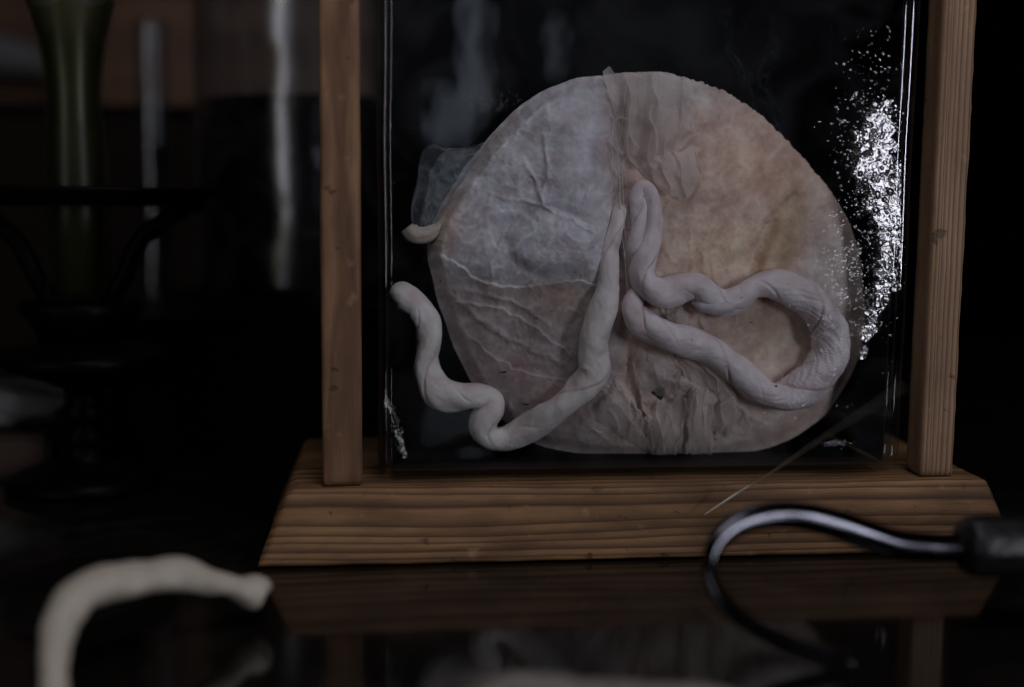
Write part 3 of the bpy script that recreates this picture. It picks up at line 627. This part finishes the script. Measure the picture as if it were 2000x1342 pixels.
cord('umbilical_cord', [(760, 573, 28, 0), (776, 575, 30, 0), (792, 582, 29, 0), (815, 600, 24, 0), (834, 630, 25, 4), (838, 665, 26, 4), (833, 700, 24, 4), (838, 735, 26, 4), (862, 768, 31, 4), (900, 776, 29, 6), (935, 772, 25, 10), (962, 780, 20, 16), (962, 800, 22, 20), (946, 820, 26, 16), (944, 842, 27, 10), (965, 856, 26, 6), (1000, 852, 26, 4), (1050, 826, 27, 4), (1100, 790, 27, 6), (1142, 752, 28, 6), (1162, 722, 30, 4), (1158, 688, 31, 2), (1160, 655, 31, 2), (1174, 615, 29, 0), (1186, 570, 22, 2), (1189, 525, 19, 6), (1191, 490, 18, 2), (1197, 468, 18, 4), (1205, 440, 16, 0), (1211, 412, 14, -8), (1216, 392, 12, -34)],
     'pale umbilical cord with a blunt free end at the left of the jar', .020, (.51, .462, .452), seed=1, groove=.8)
cord('umbilical_cord', [(1256, 545, 14, -30), (1246, 515, 17, -12), (1244, 480, 18, 0), (1248, 440, 17, 2), (1249, 408, 16, 2), (1244, 384, 14, 2), (1254, 366, 14, 2), (1268, 378, 16, 3), (1276, 410, 18, 4), (1277, 440, 18, 4), (1271, 475, 19, 6), (1260, 505, 22, 8), (1254, 535, 25, 8), (1266, 560, 28, 8), (1298, 572, 29, 8), (1334, 562, 28, 8), (1362, 562, 28, 8), (1388, 580, 27, 8), (1415, 592, 26, 8), (1445, 582, 25, 10), (1472, 562, 24, 12), (1505, 556, 27, 12), (1545, 566, 31, 12), (1585, 592, 33, 12), (1614, 632, 34, 12), (1622, 680, 34, 12), (1600, 728, 36, 12), (1562, 762, 34, 12), (1522, 774, 27, 10), (1485, 762, 26, 8), (1445, 728, 28, 8), (1400, 694, 30, 8), (1345, 668, 30, 8), (1295, 654, 30, 8), (1255, 630, 27, 6), (1236, 600, 23, 2), (1246, 574, 19, -8), (1275, 574, 15, -20), (1296, 588, 11, -40)],
     'thick twisted umbilical cord looping round on the right half', .026, (.52, .455, .47), seed=9, groove=1., wr=((740, 90, 1.0), (850, 80, 1.5), (950, 60, 1.2)))
tube('cord_bulge', at(*np.array([(1352, 590), (1370, 597), (1395, 602), (1425, 598), (1450, 590)]).T, np.array([.635, .633, .632, .633, .635])), np.array([.001, .0032, .0042, .0036, .001]), M['cord'], pl, 28, 1, True, None, np.tile([[[.52, .47, .49]]], (5, 28, 1)))

# membranes ---------------------------------------------------------------
def sheet(name, A, B, Y0f, amp, mat, seed, n=140, m=90, freq=3., fall=None, label=None, edge=.0, bulge=0.):
    A = catmull(A, 3); B = catmull(B, 3)
    def rs(Q):
        d = np.r_[0, np.cumsum(np.hypot(*np.diff(Q, axis=0).T))]; t = np.linspace(0, d[-1], n); return np.c_[np.interp(t, d, Q[:, 0]), np.interp(t, d, Q[:, 1])]
    A, B = rs(A), rs(B); v = np.linspace(0, 1, m)[None, :, None]
    Q = A[:, None]*(1-v)+B[:, None]*v; x, y = Q[..., 0], Q[..., 1]
    u = np.linspace(0, 1, n)[:, None]; vv = v[..., 0]
    x = x+edge*1.6*n1(u*5+seed, vv*2); y = y+edge*1.6*n2(u*5+seed, vv*2+4)
    if mat is M['flap']:      # draped folds running from edge A to edge B
        wv = u*freq*1.5+seed+.45*n1(u*2+seed, vv*1.6)+.15*n2(u*4, vv*3+seed); k_ = (1-np.abs(np.sin(np.pi*wv)))
        h = amp*(k_**1.5*(.6+.8*n3(u*2.3+seed, vv*1.7+seed)+.3)-.35+.35*n4(u*2.5+seed, vv*2))
    else: h = amp*(ridged(n3, u*freq*2+seed+.5*n1(u*3, vv*3+seed), vv*freq*.8, 2, .5, 1.)-.6)
    h = h+bulge*np.sin(np.pi*vv)*np.sin(np.pi*u)
    Yv = Y0f(x, y)-h*.000275
    op_ = np.ones_like(x) if fall is None else fall(u+0*vv, vv+0*u)
    return mesh_np(name, at(x, y, Yv).reshape(-1, 3), grid_faces(n, m), mat, pl, True, np.repeat(op_.reshape(-1, 1), 3, 1))
sheet('membrane_veil', [(958, 272), (915, 288), (872, 291), (846, 282), (827, 298), (813, 340), (806, 390), (801, 432), (818, 452)], [(962, 275), (940, 302), (915, 334), (896, 364), (880, 392), (868, 412), (856, 436), (846, 458), (838, 480)], lambda x, y: .662+0*x, 5, M['veil'], 2.3, 200, 90, 1.8, None, edge=4)
sheet('membrane_veil', [(862, 300), (842, 330), (835, 370), (826, 410), (822, 440)], [(950, 290), (915, 330), (885, 375), (868, 410), (848, 450)], lambda x, y: .659+0*x, 5, M['veil'], 7.7, 160, 80, 2, None, edge=5)
sf = lambda lift: (lambda x, y: sum(surf_Y(x+a_, y+b_) for a_, b_ in ((0, 0), (12, 0), (-12, 0), (0, 12), (0, -12), (9, 9), (-9, -9)))/7-lift*.000275)
sheet('membrane_flap', [(1176, 140), (1190, 134), (1212, 150), (1240, 142), (1290, 146), (1350, 155)], [(1200, 215), (1228, 300), (1262, 350), (1290, 320), (1320, 270), (1352, 230)], sf(13), 20, M['flap'], 3.1, 200, 140, 2.2, lambda u, v: .98-.2*v, edge=8, bulge=6)
sheet('membrane_flap', [(1262, 318), (1300, 300), (1340, 292), (1372, 284)], [(1284, 362), (1312, 382), (1345, 386), (1368, 340)], sf(13), 9, M['flap'], 5.5, 110, 80, 1.7, lambda u, v: 1+0*u, edge=7, bulge=14)
sheet('membrane_flap', [(1222, 200), (1262, 212), (1300, 205), (1345, 225), (1362, 262)], [(1232, 300), (1258, 322), (1290, 318), (1322, 290), (1340, 278)], sf(15), 14, M['flap'], 7.9, 140, 100, 2.4, lambda u, v: .9-.3*v, edge=8, bulge=8)
sheet('membrane_flap', [(1180, 205), (1196, 240), (1190, 290), (1198, 350)], [(1232, 210), (1228, 250), (1222, 300), (1222, 352)], sf(10), 12, M['flap'], 2.2, 110, 60, 2.2, lambda u, v: .75+0*u, edge=6, bulge=4)
sheet('membrane_flap', [(1188, 300), (1205, 290), (1225, 300)], [(1192, 358), (1210, 366), (1226, 358)], sf(6), 3, M['flap'], 6.5, 40, 40, 2, lambda u, v: .45+0*u, edge=2, bulge=5)
sheet('membrane_flap', [(1200, 400), (1212, 372), (1235, 372)], [(1202, 430), (1215, 450), (1240, 440)], sf(4), 3, M['flap'], 8.5, 40, 40, 2, lambda u, v: .7+0*u, edge=2, bulge=5)
sheet('membrane_flap', [(1290, 395), (1300, 440), (1300, 480), (1280, 530)], [(1262, 380), (1268, 430), (1262, 480), (1262, 520)], sf(3), 4, M['flap'], 9.5, 60, 40, 2, lambda u, v: .45+0*u, edge=2)
sheet('membrane_flap', [(1200, 455), (1215, 500), (1222, 560), (1230, 610)], [(1240, 455), (1238, 500), (1236, 560), (1236, 600)], sf(6), 8, M['flap'], 4.5, 90, 50, 2, lambda u, v: .5+0*u, edge=3)
# pleats that stand free below the cord
for i, (A, B, lf, bl) in enumerate([
    ([(1246, 682), (1290, 700), (1330, 728), (1352, 752)], [(1246, 760), (1285, 770), (1325, 770), (1350, 757)], 9, 9),
    ([(1350, 755), (1372, 760), (1398, 772)], [(1336, 886), (1362, 888), (1380, 886)], 10, 8),
    ([(1268, 818), (1292, 790), (1320, 778), (1345, 772)], [(1278, 893), (1300, 893), (1318, 889), (1336, 884)], 8, 6),
    ([(1400, 768), (1440, 790), (1470, 815)], [(1388, 840), (1420, 850), (1460, 850)], 6, 6),
    ([(1205, 740), (1228, 775), (1262, 828)], [(1172, 800), (1200, 842), (1262, 880)], 6, 5),
    ([(1290, 588), (1300, 612), (1318, 640)], [(1340, 590), (1345, 612), (1342, 640)], 5, 6),
    ([(1330, 672), (1380, 700), (1430, 760)], [(1352, 752), (1395, 765), (1440, 795)], 6, 7)]):
    sheet('membrane_pleat', A, B, sf(lf+5), 12, M['flap'], 11.3+i*2.1, 120, 90, 1.3, lambda u, v: 1-.25*v, edge=9, bulge=bl*1.8)
# knot at the left edge
kx = catmull([(794, 445, 15, 0), (801, 453, 19, 0), (813, 459, 18, 0), (832, 458, 16, 0), (856, 446, 13, 0), (884, 420, 6, 0)], 3)
tube('membrane_knot', at(kx[:, 0], kx[:, 1], np.full(len(kx), .660)), kx[:, 2]*.000278, M['cord'], pl, 32, 1, True, lambda i, a: 1+.10*n1(i/6.+a*0, np.sin(a)*1.2+0*i)-.10*np.exp(-(np.angle(np.exp(1j*(a-.5)))/.2)**2)-.08*np.exp(-(np.angle(np.exp(1j*(a+.8)))/.2)**2), np.tile(np.array([[[.46, .40, .34]]]), (len(kx), 32, 1)))
def fibre(pts, r, lift):
    P = catmull(pts, 4); tube('fibre', at(P[:, 0], P[:, 1], surf_Y(P[:, 0], P[:, 1])-lift*.000275), np.full(len(P), r*.000275), M['flapf'], pl, 6)
M['flapf'] = simple('fibre', (.50, .45, .43), .4)
fibre([(1222, 165), (1216, 240), (1206, 300), (1210, 350), (1212, 375)], .8, 14); fibre([(1228, 190), (1222, 260), (1216, 330), (1218, 400)], .6, 13)
fibre([(1210, 375), (1213, 440), (1220, 500), (1224, 560), (1230, 590)], .9, 16); fibre([(1219, 400), (1222, 470), (1232, 540), (1236, 580)], .7, 16)
fibre([(1255, 150), (1246, 230), (1250, 300)], .6, 14); fibre([(1290, 160), (1275, 230), (1268, 310)], .5, 12)
# a few black specks of debris stuck on the tissue
VV, FF, cnt = [], [], 0
for (x, y, a_, b_) in [(985, 727, 4, 2), (1022, 788, 2, 1.5), (1028, 790, 3, 1.8), (1274, 552, 4, 2), (1272, 634, 3, 2), (1318, 736, 3, 5), (1281, 766, 9, 5), (1290, 772, 6, 8), (1295, 760, 5, 3), (1516, 754, 2.5, 1.6), (1300, 808, 2, 2), (1297, 816, 1.6, 1.6), (1362, 862, 2, 2), (1398, 858, 1.5, 1.5), (1430, 722, 1.3, 1.3), (860, 550, 1.5, 1.5), (1048, 622, 1.4, 1.4), (1272, 882, 2, 2), (1338, 382, 1.4, 1.4), (1467, 630, 1.3, 1.3), (1302, 604, 1.3, 1.3)]:
    q = bv.copy(); q = q*np.array([a_, 1.5, b_])*.000275*(1+.35*RNG.rand(len(bv), 1)); on_cord = (x, y) in ((1274, 552), (1516, 754))
    VV.append(q+at(x, y, surf_Y(np.array(x), np.array(y))-(.0012 if not on_cord else .0125))); FF.append(bf+cnt*len(bv)); cnt += 1
tag(mesh_np('debris_specks', np.vstack(VV), np.vstack(FF), simple('black debris', (.01, .008, .006), .6), pl), kind='stuff')
adopt(pl)

# wisps hanging in the fluid, upper right
M['wisp'] = veil('wispy mucus', (.45, .48, .55), -.12, .42, 55., (1, 1, .35))
def wisp(A, B, seed, label):
    global pl
    keep = pl; pl = None
    o = sheet('tissue_wisp', A, B, lambda x, y: .70+0*x, 16, M['wisp'], seed, 160, 50, 3., lambda u, v: .7*np.sin(np.pi*v)*(.2+.8*u), edge=8)
    pl = keep; tag(o, label, 'tissue wisp', 'wisps floating in the jar')
wisp([(1400, 20), (1412, 90), (1440, 150), (1450, 210), (1470, 260)], [(1440, 20), (1436, 90), (1470, 150), (1500, 210), (1520, 270)], 4.4, 'faint grey wisp of tissue floating above the placenta, left of the two')
wisp([(1500, 30), (1496, 100), (1480, 160), (1478, 230), (1500, 280)], [(1530, 30), (1525, 100), (1510, 160), (1545, 230), (1580, 300)], 8.1, 'faint grey wisp of tissue floating near the rippled right side of the jar')

# ------------------------------------------------------------------ foreground
M['bone'] = simple('old bone', (.46, .415, .33), .5, bump=.25, bscale=70)
def bone_obj(pts, label, seed):
    P = catmull(pts, 4); x, y, r, Y = P.T; P3 = at(x, y, Y); R = r/FPX*Y
    sg = 40
    o = tube('bone', P3, R, M['bone'], None, sg, .8, True, lambda i, a: 1+.12*n1(i/11.+seed, np.cos(a)*1.1+seed)+.05*np.cos(2*a+i/30.))
    return tag(o, label, 'bone', 'bones lying in front of the stand')
bone_obj([(108, 1420, 26, .440), (106, 1342, 27, .445), (108, 1270, 30, .455), (124, 1205, 36, .465), (165, 1155, 38, .475), (235, 1134, 40, .486), (300, 1126, 39, .495), (350, 1120, 41, .502), (395, 1132, 34, .508), (436, 1140, 27, .514), (466, 1150, 31, .520), (490, 1155, 41, .523), (508, 1160, 40, .525), (517, 1166, 30, .525)], 'curved pale rib bone with a knobbed end in front of the stand, lower left', 1.2)
bone_obj([(860, 1400, 20, .40), (930, 1368, 36, .40), (1020, 1350, 40, .40), (1120, 1360, 38, .40), (1250, 1368, 36, .395), (1380, 1372, 34, .39), (1480, 1390, 26, .39)], 'brownish bone cropped by the bottom edge, lower centre', 4.2)
M['brownbone'] = simple('brown old bone', (.17, .15, .12), .55, bump=.25, bscale=70)
bpy.data.objects['bone.001'].data.materials[0] = M['brownbone']
M['steel'] = simple('dark polished steel', (.060, .062, .070), .18, 1.0, bump=.08, bscale=40)
tl = empty('hooked_tool', tuple(at(1700, 1070, .50)), 'dark steel looped hook tool with a thick handle in front of the stand, lower right', 'medical tool')
P = catmull([(1905, 1070, 32, .490), (1850, 1070, 30, .490), (1800, 1068, 31, .490), (1745, 1062, 32, .490), (1690, 1044, 32, .490), (1640, 1026, 31, .489), (1580, 1010, 30, .487), (1520, 1005, 29, .485), (1465, 1014, 27, .482), (1422, 1036, 24, .478), (1396, 1066, 20, .474), (1386, 1102, 16, .470), (1393, 1140, 15, .466), (1420, 1182, 17, .462), (1470, 1222, 18, .458), (1530, 1254, 20, .455), (1590, 1276, 21, .452), (1640, 1290, 22, .450), (1664, 1296, 19, .449)], 3)
tube('hook', at(P[:, 0], P[:, 1], P[:, 3]), P[:, 2]/FPX*P[:, 3], M['steel'], tl, 32, .95)
M['grip'] = simple('worn handle', (.010, .0098, .010), .40, .3, bump=1.0, bscale=150)
P = catmull([(1868, 1066, 16, .49), (1880, 1066, 50, .49), (1900, 1066, 62, .49), (1960, 1066, 64, .49), (2060, 1066, 66, .49), (2400, 1060, 74, .49), (2800, 1050, 78, .49), (2950, 1045, 50, .49)], 4)  # lengthened and thickened out of view to shade the board's right end
tube('handle', at(P[:, 0], P[:, 1], P[:, 3]), P[:, 2]/FPX*P[:, 3], M['grip'], tl, 40, 1.0, True, lambda i, a: 1+.03*np.cos(10*a)+0*i)
adopt(tl)
# fine nylon thread in front of the jar corner
P = catmull([(1375, 1006, 1.0, .600), (1420, 976, 2.3, .598), (1450, 957, 2.4, .595), (1490, 934, 1.7, .580), (1600, 860, 1.2, .50), (1760, 757, 1.2, .43)], 6)
tag(tube('thread', at(P[:, 0], P[:, 1], P[:, 3]), P[:, 2]/FPX*P[:, 3], simple('nylon thread', (.6, .55, .45), .15, 0, .8), None, 8), 'thin pale thread stretched diagonally in front of the jar corner and base board', 'thread')
